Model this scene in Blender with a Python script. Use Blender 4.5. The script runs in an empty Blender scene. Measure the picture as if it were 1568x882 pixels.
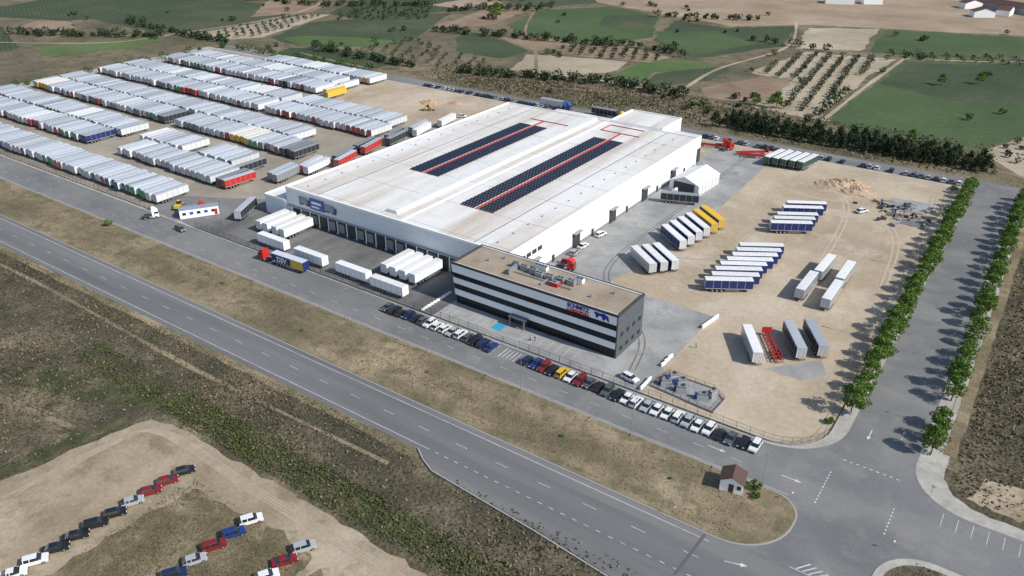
import bpy, math, random
import numpy as np
from mathutils import Vector
random.seed(7); rng=np.random.default_rng(7)
D=bpy.data; SC=bpy.context.scene; COL=SC.collection
R=math.radians

# ------------------------------------------------------------ materials
def new_mat(name):
    m=D.materials.new(name); m.use_nodes=True
    nt=m.node_tree; b=nt.nodes['Principled BSDF']
    return m,nt,b
def pmat(name,col,rough=.6,metal=0,var=0,spec=.4):
    m,nt,b=new_mat(name)
    b.inputs['Base Color'].default_value=(*col,1); b.inputs['Roughness'].default_value=rough
    b.inputs['Metallic'].default_value=metal; b.inputs['Specular IOR Level'].default_value=spec
    if var:
        oi=nt.nodes.new('ShaderNodeObjectInfo'); mr=nt.nodes.new('ShaderNodeMapRange')
        mr.inputs[3].default_value=1-var; mr.inputs[4].default_value=1.0
        nt.links.new(oi.outputs['Random'],mr.inputs[0])
        tc=nt.nodes.new('ShaderNodeTexCoord'); no=nt.nodes.new('ShaderNodeTexNoise'); no.inputs['Scale'].default_value=.5
        nt.links.new(tc.outputs['Object'],no.inputs['Vector'])
        mr2=nt.nodes.new('ShaderNodeMapRange'); mr2.inputs[1].default_value=.3; mr2.inputs[2].default_value=.7; mr2.inputs[3].default_value=.86; mr2.inputs[4].default_value=1.0
        nt.links.new(no.outputs['Fac'],mr2.inputs[0])
        mu=nt.nodes.new('ShaderNodeMath'); mu.operation='MULTIPLY'
        nt.links.new(mr.outputs[0],mu.inputs[0]); nt.links.new(mr2.outputs[0],mu.inputs[1])
        mx=nt.nodes.new('ShaderNodeVectorMath'); mx.operation='SCALE'; mx.inputs[0].default_value=col
        nt.links.new(mu.outputs[0],mx.inputs['Scale']); nt.links.new(mx.outputs[0],b.inputs['Base Color'])
    return m
def nmat(name,cols,scale=.05,stretch=(1,1,1),fine=1.5,famt=.35,bump=.0,bs=2.,rough=.95,rot=0,mid=None,mscale=.3,mamt=.5,waves=None):
    m,nt,b=new_mat(name); N=nt.nodes; Lk=nt.links
    b.inputs['Roughness'].default_value=rough; b.inputs['Specular IOR Level'].default_value=.15
    tc=N.new('ShaderNodeTexCoord'); mp=N.new('ShaderNodeMapping'); mp.inputs['Scale'].default_value=stretch
    mp.inputs['Rotation'].default_value=(0,0,rot)
    Lk.new(tc.outputs['Object'],mp.inputs[0])
    n1=N.new('ShaderNodeTexNoise'); n1.inputs['Scale'].default_value=scale; n1.inputs['Detail'].default_value=9; n1.inputs['Roughness'].default_value=.62
    Lk.new(mp.outputs[0],n1.inputs['Vector'])
    cr=N.new('ShaderNodeValToRGB'); el=cr.color_ramp.elements
    n=len(cols)
    while len(el)<n: el.new(.5)
    for i,c in enumerate(cols):
        el[i].position=.34+.32*i/(n-1); el[i].color=(*c,1)
    Lk.new(n1.outputs['Fac'],cr.inputs[0]); out=cr.outputs[0]
    if mid:
        n3=N.new('ShaderNodeTexNoise'); n3.inputs['Scale'].default_value=mscale; n3.inputs['Detail'].default_value=7; n3.inputs['Roughness'].default_value=.7
        Lk.new(tc.outputs['Object'],n3.inputs['Vector'])
        mr=N.new('ShaderNodeMapRange'); mr.inputs[1].default_value=.5; mr.inputs[2].default_value=.62; mr.inputs[4].default_value=mamt
        Lk.new(n3.outputs['Fac'],mr.inputs[0])
        mx=N.new('ShaderNodeMix'); mx.data_type='RGBA'; mx.inputs[7].default_value=(*mid,1)
        Lk.new(mr.outputs[0],mx.inputs[0]); Lk.new(out,mx.inputs[6]); out=mx.outputs[2]
    n2=N.new('ShaderNodeTexNoise'); n2.inputs['Scale'].default_value=fine; n2.inputs['Detail'].default_value=6; n2.inputs['Roughness'].default_value=.75
    Lk.new(tc.outputs['Object'],n2.inputs['Vector'])
    mr=N.new('ShaderNodeMapRange'); mr.inputs[1].default_value=.3; mr.inputs[2].default_value=.7; mr.inputs[3].default_value=1-famt; mr.inputs[4].default_value=1+famt
    Lk.new(n2.outputs['Fac'],mr.inputs[0]); val=mr.outputs[0]
    if waves:
        mp2=N.new('ShaderNodeMapping'); mp2.inputs['Rotation'].default_value=(0,0,waves[1]); Lk.new(tc.outputs['Object'],mp2.inputs[0])
        w=N.new('ShaderNodeTexWave'); w.inputs['Scale'].default_value=waves[0]; w.inputs['Distortion'].default_value=1.5; w.inputs['Detail'].default_value=2
        Lk.new(mp2.outputs[0],w.inputs['Vector'])
        m3=N.new('ShaderNodeMapRange'); m3.inputs[3].default_value=1-waves[2]; m3.inputs[4].default_value=1+waves[2]*.4
        Lk.new(w.outputs['Fac'],m3.inputs[0])
        mm=N.new('ShaderNodeMath'); mm.operation='MULTIPLY'; Lk.new(val,mm.inputs[0]); Lk.new(m3.outputs[0],mm.inputs[1]); val=mm.outputs[0]
    sc=N.new('ShaderNodeVectorMath'); sc.operation='SCALE'
    Lk.new(out,sc.inputs[0]); Lk.new(val,sc.inputs['Scale']); Lk.new(sc.outputs[0],b.inputs['Base Color'])
    if bump:
        bn=N.new('ShaderNodeTexNoise'); bn.inputs['Scale'].default_value=bs; bn.inputs['Detail'].default_value=6
        Lk.new(tc.outputs['Object'],bn.inputs['Vector'])
        bp=N.new('ShaderNodeBump'); bp.inputs['Strength'].default_value=1; bp.inputs['Distance'].default_value=bump
        Lk.new(bn.outputs['Fac'],bp.inputs['Height']); Lk.new(bp.outputs[0],b.inputs['Normal'])
    return m
M={}
M['scrub']=nmat('scrub_ground',[(.09,.085,.055),(.145,.122,.077),(.22,.178,.118)],.02,fine=.9,famt=.45,bump=.5,bs=.6,mid=(.066,.07,.04),mscale=.11,mamt=.8)
M['scrubn']=nmat('rough_scrub',[(.058,.054,.037),(.1,.085,.056),(.2,.165,.108)],.06,fine=1.3,famt=.55,bump=.6,bs=1.1,mid=(.055,.057,.033),mscale=.3,mamt=.8)
M['verge']=nmat('dry_verge',[(.12,.1,.063),(.2,.162,.103),(.31,.25,.165)],.07,stretch=(.5,1,1),fine=1.6,famt=.35,bump=.15,bs=1.5,mid=(.115,.103,.06),mscale=.2,mamt=.8)
M['ditch']=nmat('green_ditch_grass',[(.042,.048,.024),(.07,.074,.036),(.13,.115,.064)],.2,fine=2,famt=.5,bump=.4,bs=1.5)
M['dirt']=nmat('yard_dirt',[(.29,.235,.165),(.385,.315,.228),(.47,.4,.305)],.03,stretch=(1,.6,1),fine=.7,famt=.14,bump=.04,bs=1.2,mid=(.46,.405,.33),mscale=.08,mamt=.65)
M['dirtg']=nmat('gravel_lot',[(.23,.205,.165),(.29,.26,.21),(.37,.325,.26)],.04,fine=.8,famt=.16,bump=.04,bs=1.)
M['dirtp']=nmat('dirt_lot',[(.23,.182,.123),(.315,.255,.18),(.4,.335,.25)],.05,fine=1.2,famt=.2,bump=.06,bs=1.5,mid=(.175,.148,.09),mscale=.14,mamt=.65)
M['track']=nmat('wheel_track',[(.3,.245,.175),(.34,.285,.21),(.38,.33,.25)],.3,fine=2,famt=.15)
M['track2']=nmat('packed_track',[(.41,.345,.255),(.44,.38,.29),(.46,.405,.315)],.3,fine=2,famt=.1)
M['olive']=nmat('lot_grass',[(.11,.095,.055),(.16,.13,.078),(.26,.215,.145)],.16,fine=1.8,famt=.4,bump=.12,bs=2,mid=(.085,.083,.042),mscale=.3,mamt=.7)
M['asph']=nmat('asphalt',[(.118,.12,.122),(.148,.15,.151),(.178,.178,.175)],.08,stretch=(.1,1.8,1),fine=3,famt=.12)
M['asph2']=nmat('asphalt_street',[(.14,.142,.145),(.17,.172,.172),(.205,.205,.2)],.07,stretch=(.4,1,1),fine=2,famt=.12,mid=(.235,.23,.215),mscale=.12,mamt=.45)
M['asphy']=nmat('asphalt_yard',[(.11,.11,.108),(.155,.153,.148),(.21,.205,.195)],.11,stretch=(1,.35,1),fine=2,famt=.14,mid=(.09,.09,.09),mscale=.3,mamt=.4)
M['conc']=nmat('concrete_apron',[(.23,.234,.235),(.29,.292,.285),(.36,.355,.34)],.07,fine=1.4,famt=.12,mid=(.2,.2,.197),mscale=.16,mamt=.55)
M['pave']=nmat('pavement_concrete',[(.3,.29,.26),(.36,.345,.315),(.42,.405,.37)],.2,fine=2,famt=.12,mid=(.26,.24,.2),mscale=.3,mamt=.5)
M['kerb']=pmat('kerb_stone',(.3,.295,.275),.9)
M['mark']=nmat('road_paint',[(.36,.36,.355),(.5,.5,.49),(.6,.6,.58)],.5,fine=4,famt=.2)
M['green1']=nmat('crop_green',[(.055,.085,.038),(.066,.102,.043),(.085,.12,.053)],.012,fine=.25,famt=.16,waves=(.12,.6,.14))
M['green2']=nmat('crop_dark_green',[(.046,.064,.037),(.058,.077,.042),(.085,.095,.056)],.015,fine=.25,famt=.22,waves=(.1,2.,.18))
M['green3']=nmat('crop_light_green',[(.068,.106,.04),(.084,.13,.047),(.11,.15,.06)],.015,fine=.25,famt=.15,waves=(.14,1.2,.12))
M['tan1']=nmat('ploughed_field',[(.24,.18,.122),(.3,.228,.16),(.36,.285,.21)],.02,fine=.2,famt=.1,waves=(.15,1.,.1))
M['tan2']=nmat('fallow_field',[(.28,.235,.165),(.36,.305,.22),(.43,.375,.28)],.02,fine=.2,famt=.12,waves=(.2,.2,.1))
M['brown']=nmat('brown_field',[(.18,.13,.088),(.235,.17,.117),(.28,.21,.15)],.03,fine=.2,famt=.12,waves=(.15,1.4,.1))
M['roof']=nmat('roof_membrane',[(.44,.375,.3),(.57,.53,.48),(.67,.66,.635),(.72,.71,.695)],.075,stretch=(1.3,.1,1),fine=.6,famt=.06,rough=.5,mid=(.54,.49,.43),mscale=.05,mamt=.35)
M['oroof']=nmat('roof_gravel',[(.25,.2,.15),(.31,.255,.195),(.36,.3,.235)],.12,fine=1.5,famt=.12)
def wallmat(name,c,seam):
    m,nt,b=new_mat(name); N=nt.nodes;Lk=nt.links
    tc=N.new('ShaderNodeTexCoord'); sp=N.new('ShaderNodeSeparateXYZ'); Lk.new(tc.outputs['Object'],sp.inputs[0])
    ad=N.new('ShaderNodeMath'); Lk.new(sp.outputs[0],ad.inputs[0]); Lk.new(sp.outputs[1],ad.inputs[1])
    cb=N.new('ShaderNodeCombineXYZ'); Lk.new(ad.outputs[0],cb.inputs[0]); Lk.new(sp.outputs[2],cb.inputs[1])
    br=N.new('ShaderNodeTexBrick'); br.offset=0; br.inputs['Scale'].default_value=1; br.inputs['Brick Width'].default_value=6; br.inputs['Row Height'].default_value=1.2
    br.inputs['Mortar Size'].default_value=.03; br.inputs['Color1'].default_value=(*c,1); br.inputs['Color2'].default_value=(c[0]*.94,c[1]*.94,c[2]*.95,1); br.inputs['Mortar'].default_value=(*seam,1)
    Lk.new(cb.outputs[0],br.inputs['Vector']); Lk.new(br.outputs[0],b.inputs['Base Color']); b.inputs['Roughness'].default_value=.45
    return m
M['wall']=wallmat('white_panel_wall',(.74,.77,.79),(.62,.65,.67))
M['wallg']=wallmat('grey_panel_wall',(.085,.095,.105),(.05,.055,.06))
M['white']=pmat('white_paint',(.86,.86,.85),.4)
M['tw']=pmat('trailer_white',(.78,.79,.8),.4,var=.25)
M['tr']=pmat('trailer_roof',(.56,.61,.67),.5,var=.45)
M['trw']=pmat('trailer_roof_white',(.78,.78,.77),.45,var=.12)
M['navy']=pmat('tarpaulin_navy',(.018,.03,.13),.4)
M['tnavy2']=pmat('tarpaulin_blue',(.02,.08,.32),.4)
M['tred']=pmat('tarpaulin_red',(.45,.03,.025),.45)
M['tgreen']=pmat('panel_green',(.02,.32,.12),.45)
M['torange']=pmat('panel_orange',(.65,.14,.02),.45)
M['tyel']=pmat('tarpaulin_yellow',(.68,.42,.03),.45)
M['tblk']=pmat('tarpaulin_black',(.03,.035,.04),.45)
M['tgrey']=pmat('tarpaulin_grey',(.28,.3,.32),.45,var=.3)
M['dkg']=pmat('tarpaulin_dark_green',(.02,.06,.04),.45)
M['silver']=pmat('aluminium',(.5,.52,.54),.35,.6)
M['steel']=pmat('galvanised_steel',(.3,.31,.32),.5,.4)
M['chass']=pmat('chassis_steel',(.05,.05,.055),.6)
M['seal']=pmat('bitumen_seal',(.095,.096,.098),.85)
M['rub']=pmat('rubber',(.015,.015,.016),.85)
M['glass']=pmat('dark_glass',(.015,.02,.025),.08,spec=.8)
M['oglass']=pmat('tinted_window_band',(.01,.014,.02),.3,spec=.3)
M['dark']=pmat('dock_dark',(.04,.045,.05),.7)
M['redp']=pmat('red_paint',(.5,.02,.02),.5)
M['rpipe']=pmat('pipe_red',(.42,.05,.05),.6)
M['logo_r']=pmat('sign_red',(.65,.015,.02),.5)
M['logo_b']=pmat('sign_blue',(.01,.025,.3),.5)
M['hblue']=pmat('blue_ground_paint',(.03,.3,.5),.7)
M['solar']=pmat('solar_cells',(.012,.014,.028),.25,spec=.6)
M['brownr']=pmat('roof_tile_brown',(.09,.05,.04),.8)
M['lens_r']=pmat('tail_lamp',(.3,.01,.01),.3)
M['lens_w']=pmat('head_lamp',(.7,.7,.7),.2)
M['bark']=pmat('bark',(.09,.065,.045),.9)
M['earth']=nmat('heaped_earth',[(.34,.24,.155),(.42,.31,.21),(.48,.38,.27)],.5,fine=3,famt=.3,bump=.15,bs=2)
for k,c in dict(l1=(.06,.105,.018),l2=(.11,.185,.03),l3=(.175,.28,.055),p1=(.02,.034,.016),p2=(.034,.054,.023),p3=(.055,.078,.035),o1=(.052,.06,.036),o2=(.072,.084,.05),o3=(.1,.11,.068)).items():
    M[k]=pmat('foliage_'+k,c,.75,spec=.2)
for k,c in dict(s1=(.09,.078,.046),s2=(.18,.15,.095),s3=(.06,.064,.032)).items(): M[k]=pmat('dry_grass_'+k,c,.9,spec=.1)

# ------------------------------------------------------------ mesh builder
class MB:
    def __init__(s): s.v=[];s.f=[];s.m=[];s.mats=[]
    def mi(s,k):
        m=M[k]
        if m not in s.mats: s.mats.append(m)
        return s.mats.index(m)
    def add(s,vs,fs,k):
        o=len(s.v); s.v+=vs; i=s.mi(k)
        for f in fs: s.f.append([a+o for a in f]); s.m.append(i)
    def box(s,x0,x1,y0,y1,z0,z1,k,top=None,tx=0,ty=0):
        vs=[(x0,y0,z0),(x1,y0,z0),(x1,y1,z0),(x0,y1,z0),(x0+tx,y0+ty,z1),(x1-tx,y0+ty,z1),(x1-tx,y1-ty,z1),(x0+tx,y1-ty,z1)]
        s.add(vs,[(0,3,2,1),(0,1,5,4),(1,2,6,5),(2,3,7,6),(3,0,4,7)],k)
        s.add([vs[4],vs[5],vs[6],vs[7]],[(0,1,2,3)],top or k)
    def obox(s,cx,cy,L,W,z0,z1,a,k):
        c,n=math.cos(a),math.sin(a)
        p=[(cx+c*u*L/2-n*w*W/2,cy+n*u*L/2+c*w*W/2) for u,w in((-1,-1),(1,-1),(1,1),(-1,1))]
        s.prism(p,z0,z1,k)
    def prism(s,p,z0,z1,k,top=None):
        n=len(p); vs=[(a,b,z0) for a,b in p]+[(a,b,z1) for a,b in p]
        s.add(vs,[(i,(i+1)%n,n+(i+1)%n,n+i) for i in range(n)],k)
        s.add(vs[n:],[tuple(range(n))],top or k)
    def ext_y(s,prof,y0,y1,k):
        n=len(prof); vs=[(a,y0,b) for a,b in prof]+[(a,y1,b) for a,b in prof]
        s.add(vs,[(i,n+i,n+(i+1)%n,(i+1)%n) for i in range(n)]+[tuple(range(n)),tuple(range(2*n-1,n-1,-1))],k)
    def cyl(s,cx,cy,z0,z1,r0,r1,k,n=8,axis='z',top=None):
        vs=[]
        for z,r in((z0,r0),(z1,r1)):
            for i in range(n):
                a=2*math.pi*i/n; p=(r*math.cos(a),r*math.sin(a))
                if axis=='z': vs.append((cx+p[0],cy+p[1],z))
                elif axis=='y': vs.append((cx+p[0],z,cy+p[1]))
                else: vs.append((z,cx+p[0],cy+p[1]))
        s.add(vs,[(i,(i+1)%n,n+(i+1)%n,n+i) for i in range(n)]+[tuple(range(n-1,-1,-1))],k)
        s.add(vs[n:],[tuple(range(n))],top or k)
    def mesh(s,name):
        me=D.meshes.new(name); me.from_pydata(s.v,[],s.f)
        for m in s.mats: me.materials.append(m)
        me.polygons.foreach_set('material_index',s.m)
        me.validate(); me.update()
        return me
def obj(name,me,loc=(0,0,0),rz=0,parent=None,sc=None):
    o=D.objects.new(name,me); COL.objects.link(o); o.location=loc; o.rotation_euler=(0,0,rz)
    if sc: o.scale=sc
    if parent: o.parent=parent
    return o
def empty(name,loc=(0,0,0)):
    o=D.objects.new(name,None); COL.objects.link(o); o.location=loc; o.empty_display_size=1; return o
def jit(pts,step,amp,seed=0):
    r=random.Random(seed); out=[]
    n=len(pts)
    for i in range(n):
        a=pts[i];b=pts[(i+1)%n]; L=math.dist(a,b); k=max(1,int(L/step))
        for j in range(k):
            t=j/k; out.append((a[0]+(b[0]-a[0])*t+r.uniform(-amp,amp),a[1]+(b[1]-a[1])*t+r.uniform(-amp,amp)))
    return out
def sheet(name,pts,z,k,step=0,amp=0,seed=1,parent=None):
    if step: pts=jit(pts,step,amp,seed)
    me=D.meshes.new(name); me.from_pydata([(a,b,z) for a,b in pts],[],[list(range(len(pts)))]); me.materials.append(M[k]); me.update()
    if me.polygons[0].normal.z<0: me.flip_normals()
    return obj(name,me,parent=parent)
def ribbon(b,pts,w,z,k,seed=0):
    r=random.Random(seed); P=[pts[0]]+list(pts)+[pts[-1]]; C=[]
    for i in range(1,len(P)-2):
        for j in range(8):
            t=j/8; C.append(tuple(.5*((2*P[i][d])+(-P[i-1][d]+P[i+1][d])*t+(2*P[i-1][d]-5*P[i][d]+4*P[i+1][d]-P[i+2][d])*t*t+(-P[i-1][d]+3*P[i][d]-3*P[i+1][d]+P[i+2][d])*t**3) for d in(0,1)))
    C.append(pts[-1]); vs=[]
    for i,c in enumerate(C):
        a=C[max(0,i-1)];e=C[min(len(C)-1,i+1)]; dx,dy=e[0]-a[0],e[1]-a[1]; l=math.hypot(dx,dy) or 1; ww=w*r.uniform(.6,1.25)/2
        vs+=[(c[0]+dy/l*ww,c[1]-dx/l*ww,z),(c[0]-dy/l*ww,c[1]+dx/l*ww,z)]
    b.add(vs,[(2*i,2*i+2,2*i+3,2*i+1) for i in range(len(C)-1)],k)
def rect(x0,x1,y0,y1): return [(x0,y0),(x1,y0),(x1,y1),(x0,y1)]
def rrect(x0,x1,y0,y1,r,off=0):
    x0+=off;x1-=off;y0+=off;y1-=off; pts=[]
    for i,(cx,cy,a0) in enumerate(((x0,y0,180),(x1,y0,270),(x1,y1,0),(x0,y1,90))):
        q=max(r[i]-off,0)
        sx=1 if i in(0,3) else -1; sy=1 if i in(0,1) else -1
        if q<=0.01: pts.append((cx,cy)); continue
        for j in range(13):
            a=R(a0+90*j/12); pts.append((cx+sx*q+q*math.cos(a),cy+sy*q+q*math.sin(a)))
    return pts
def slab(name,pts,z0,z1,k,top=None):
    b=MB(); b.prism(pts,z0,z1,k,top); return obj(name,b.mesh(name))

# ------------------------------------------------------------ ground & fields
sheet('ground',rect(-3000,3000,-600,4000),0,'scrub')
sheet('scrub_ground',[(-700,20),(60,20),(60,98),(-700,98)],.012,'scrubn')
F=[('green2',[(-760,300),(-686,325),(-664,299),(-626,294),(-629,324),(-662,335),(-660,350),(-560,345),(-540,380),(-560,420),(-658,470),(-800,400)]),
('brown',[(-686,325),(-662,335),(-629,324),(-626,294),(-664,299)]),
('green3',[(-583,267),(-560,262),(-552,256),(-525,300),(-530,330),(-545,338)]),
('tan2',[(-535,364),(-531,464),(-516,475),(-482,377),(-504,350)]),
('green2',[(-660,380),(-560,360),(-545,372),(-541,462),(-560,480),(-660,480)]),
('green2',[(-478,380),(-500,440),(-470,500),(-438,537),(-405,470),(-385,420),(-398,396),(-440,372)]),
('green3',[(-470,384),(-462,400),(-420,420),(-392,425),(-398,396),(-440,374)]),
('green2',[(-520,480),(-480,470),(-445,545),(-430,590),(-500,620),(-560,560)]),
('brown',[(-411,483),(-427,586),(-395,590),(-377,513),(-390,480)]),
('green1',[(-364,516),(-385,590),(-344,645),(-289,622),(-255,540),(-267,494),(-320,480)]),
('green2',[(-310,560),(-330,600),(-300,622),(-285,610),(-270,560)]),
('tan1',[(-375,660),(-225,613),(-178,653),(-38,697),(-10,700),(20,900),(-57,960),(-600,1100)]),
('green2',[(-500,640),(-395,600),(-365,655),(-400,700),(-520,760)]),
('green2',[(-270,610),(-225,605),(-185,640),(-168,563),(-201,485),(-250,530)]),
('green1',[(-262,560),(-225,585),(-185,560),(-205,500),(-245,530)]),
('tan2',[(-160,560),(-175,640),(-130,665),(-120,576)]),
('green1',[(-115,576),(-125,665),(-38,690),(-20,640),(-30,610),(-80,580)]),
('tan2',[(-162,473),(-155,510),(-150,550),(-95,561),(-98,500),(-98,445),(-98,396),(-130,400),(-133,469)]),
('green1',[(-90,560),(-30,600),(-8,600),(-5,440),(-27,385),(-50,378),(-92,395),(-92,450)]),
('green2',[(-86,552),(-30,590),(-14,590),(-10,500),(-50,470),(-88,490)]),
('brown',[(-169,421),(-150,466),(-133,469),(-126,425),(-138,408),(-156,404)]),
('tan2',[(-279,395),(-295,440),(-282,447),(-230,458),(-227,423),(-245,402)]),
('green3',[(-221,416),(-225,462),(-201,485),(-180,480),(-205,440),(-200,412)]),
('green2',[(-200,412),(-203,440),(-178,480),(-172,480),(-172,440),(-190,408)]),
('tan2',[(-24,385),(-3,440),(60,440),(60,350),(0,352)]),
('green2',[(-340,420),(-370,460),(-372,480),(-340,470),(-300,450),(-300,420)]),
('brown',[(-298,452),(-345,475),(-330,500),(-285,485)]),
('green2',[(-720,215),(-600,225),(-580,250),(-590,262),(-700,300),(-760,290)]),
('tan1',[(-480,560),(-450,560),(-430,600),(-470,640)]),
('brown',[(-560,430),(-535,470),(-560,520),(-620,500)]),
('green2',[(-420,330),(-440,365),(-380,388),(-350,372),(-345,348)])]
for i,(k,p) in enumerate(F): sheet('crop_field',p,.012+.0009*i,k,9,1.6,i)
sheet('orchard_ground',[(-262,455),(-295,470),(-262,500),(-215,485),(-220,462)],.043,'brown',6,1,3)
b=MB()
for i,p in enumerate(([(-420,358),(-330,352),(-240,375),(-170,395),(-130,392),(-40,372),(10,356)],[(-240,375),(-262,400),(-300,455),(-345,510),(-400,610)],[(-172,396),(-178,470),(-165,560),(-190,660)],[(-94,380),(-94,470),(-92,568)],[(-640,250),(-560,300),(-545,350),(-545,470),(-640,620)],[(-262,400),(-225,405),(-172,400)],[(-92,568),(-60,580),(-10,610)])): ribbon(b,p,2.4,.046,'brown' if i in(0,1) else 'tan2',i)
obj('farm_track',b.mesh('farm_track'))
sheet('dirt_track_lot',[(-154,20),(-155,42),(-152,60),(-149,71),(-143,73.5),(-60,73),(-20,74),(-20,20)],.022,'dirtp',2.5,.5,5)
sheet('lot_grass',[(-124,30),(-123,52),(-121,63),(-100,65.5),(-88,64),(-88,30)],.03,'olive',2,.7,9)
sheet('lot_grass',[(-84,25),(-85,50),(-86,63),(-70,64),(-50,60),(-40,25)],.029,'olive',2,.8,19)
sheet('green_ditch',[(-190,60),(-158,70),(-150,76),(-60,75.5),(-20,78),(-20,82),(-60,81),(-150,83),(-160,80),(-195,68)],.027,'ditch',2,.9,11)
sheet('green_ditch',[(-158,20),(-160,44),(-156,66),(-152,72),(-153,58),(-156,42),(-156,20)],.031,'ditch',2,.5,12)
sheet('dirt_shoulder',[(-900,95.2),(-93,95.4),(-93,97.9),(-900,97.9)],.034,'verge',4,.35,14)
b=MB()
for i in range(4):
    ribbon(b,[(-150+i*.8,40+i*3),(-149+i*.5,60),(-143,69.3+i*.5),(-110,68.9+i*.6),(-70,68.8+i*.6),(-20,70+i*.5)],.5,.0236+.0003*i,'track',i)
obj('lot_wheel_tracks',b.mesh('lot_wheel_tracks'))
b=MB(); ribbon(b,[(-330,89),(-240,91),(-160,89.5),(-95,91)],1.2,.024,'verge',2); ribbon(b,[(-225,30),(-195,52),(-160,60)],1.6,.0248,'verge',5)
obj('foot_track',b.mesh('foot_track'))

# ------------------------------------------------------------ roads
sheet('main_road',rect(-900,90,97.8,110.4),.05,'asph')
sheet('main_road_widening',[(-93,97.8),(-86,94.6),(-60,93),(-30,90),(90,88),(90,97.8)],.051,'asph')
sheet('service_road',rect(-900,-19.9,128.5,142.5),.052,'asph2')
sheet('junction_road',rect(-40,90,110.4,170),.047,'asph2')
sheet('side_street',rect(-21,-4.6,142.6,347),.056,'asph2')
sheet('rear_street',rect(-480,40,335.5,347),.044,'asph2')
def kerbed(name,args,r,kerb,inner,ins=.35,h=.13):
    slab(name+'_kerb',rrect(*args,r),0,h,kerb)
    return sheet(name,rrect(*args,r,ins),h+.062,inner)
kerbed('verge_island',(-900,-20.5,110.2,128.8),(0,11,6,0),'kerb','verge')
kerbed('verge_island',(-5.5,90,107,126.5),(8,0,0,9),'pave','scrubn',1.6)
slab('site_pavement',rrect(-486,-19.6,142.2,336,(0,15,3,0)),0,.13,'kerb','pave')
kerbed('corner_block',(-5.4,90,141.5,333,),(12,0,0,3),'kerb','pave',.2,.1)
sheet('scrub_ground',rrect(.2,90,145,332,(9,0,0,2)),.185,'scrubn',3,.25,4)
sheet('dirt_strip',jit(rect(-1.2,1.2,160,330),3,.3,3),.19,'verge')
sheet('bare_patch',[(5,148),(14,147),(19,152),(14,158),(7,156)],.193,'dirtp',1.2,.7,3)
sheet('yard_dirt',rrect(-476,-22.8,143.4,334,(0,11,4,0)),.145,'dirt')
sheet('gravel_lot',[(-475,144),(-226,144),(-226,200),(-236,300),(-245,333),(-475,333)],.152,'dirtg',6,.8,2)
sheet('asphalt_yard',rect(-232,-127,142.6,168),.160,'asphy')
sheet('forecourt',rect(-127,-63.5,142.6,160),.163,'conc')
sheet('concrete_apron',jit([(-119,160),(-63.5,160),(-63.5,187),(-97,188),(-92.5,212),(-92,262),(-94.5,328),(-121,328)],3,.2,4),.158,'conc')
sheet('asphalt_yard',[(-262,143),(-232,143),(-232,168),(-224,168),(-224,178),(-262,158)],.157,'asph2',3,.4,2)
sheet('dirt_tracks',[(-226,300),(-240,332),(-330,333),(-320,285),(-250,282)],.156,'dirt',5,1.5,8)
b=MB()
TP=[[(-88,215),(-78,222),(-76,245),(-72,290),(-60,320)],[(-58,195),(-50,200),(-50,240),(-56,290),(-75,318)],[(-30,165),(-27,210),(-27,260),(-32,320)],[(-90,300),(-70,292),(-50,292),(-35,270),(-30,230)]]
for i,p in enumerate(TP):
    for j,o in enumerate((0,1.9)): ribbon(b,[(x+o*.8,y+o*.5) for x,y in p],.5,.1485+.0004*i+.0001*j,'track2' if i%2 else 'track',i*5+j)
obj('yard_wheel_tracks',b.mesh('yard_wheel_tracks'))
b=MB()
for i,p in enumerate(([(-106,330),(-104,260),(-103,200),(-90,180),(-75,165),(-70,150)],[(-225,147),(-190,149),(-150,150),(-132,148)],[(-210,144),(-180,153),(-140,152)])):
    for o in(0,1.8): ribbon(b,[(x+o*.6,y+o*.6) for x,y in p],.4,.1665+.0004*i,'asphy',i)
obj('tyre_marks',b.mesh('tyre_marks'))

mk=MB()
def q(x0,x1,y0,y1,z): mk.add([(x0,y0,z),(x1,y0,z),(x1,y1,z),(x0,y1,z)],[(0,1,2,3)],'mark')
q(-900,-92,99.2,99.34,.056); q(-900,-32,108.7,108.84,.056); q(-10,90,108.7,108.84,.056); q(-30,90,99.2,99.34,.056)
for i in range(60): q(-560+i*10.5,-557+i*10.5,103.95,104.06,.056)
for i in range(30): q(-92+i*2.6,-91+i*2.6,99.2,99.33,.057)
for i in range(46): q(-420+i*8.5,-417.5+i*8.5,133.4,133.5,.058)
q(-900,-24,129.25,129.36,.058)
for x in [-141+i*2.55 for i in range(17)]+[-94+i*2.55 for i in range(24)]: q(x,x+.1,136.6,141.6,.058)
for i in range(5): q(-100.4+i*1.1,-100.2+i*1.1,137.2,141.3,.059)
for i in range(11): q(-19.2,-18.95,130+i*1.05,130.5+i*1.05,.058)
for i in range(9): q(-18+i*1.3,-17.4+i*1.3,146.2,146.42,.062)
for i in range(8): q(-6.2,-5.95,129+i*1.1,129.5+i*1.1,.058)
for i in range(8): q(2+i*2.6,2.1+i*2.6,137,141,.058)
def arrow(cx,cy,a,s=1.):
    c,n=math.cos(a),math.sin(a)
    for P_ in ([(-2,-.1),(.8,-.1),(.8,.1),(-2,.1)],[(.8,-.45),(2.,0),(.8,.45)]):
        mk.add([(cx+s*(c*u-n*w),cy+s*(n*u+c*w),.063) for u,w in P_],[tuple(range(len(P_)))],'mark')
arrow(-41,134.5,0);arrow(-25,134.2,0,1.);arrow(-15.5,158,-1.57,1.);arrow(-9.5,162,1.57,.9);arrow(-26,106.5,.3,1.)
for i in range(7): 
    x=-17+i*1.1; mk.add([(x,111.5,.06),(x+.3,111.5,.06),(x+2.1,114-i*.2,.06),(x+1.8,114-i*.2,.06)],[(0,1,2,3)],'mark')
q(-18,-8.5,111.2,111.35,.059)
obj('road_markings',mk.mesh('road_markings'))
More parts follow.
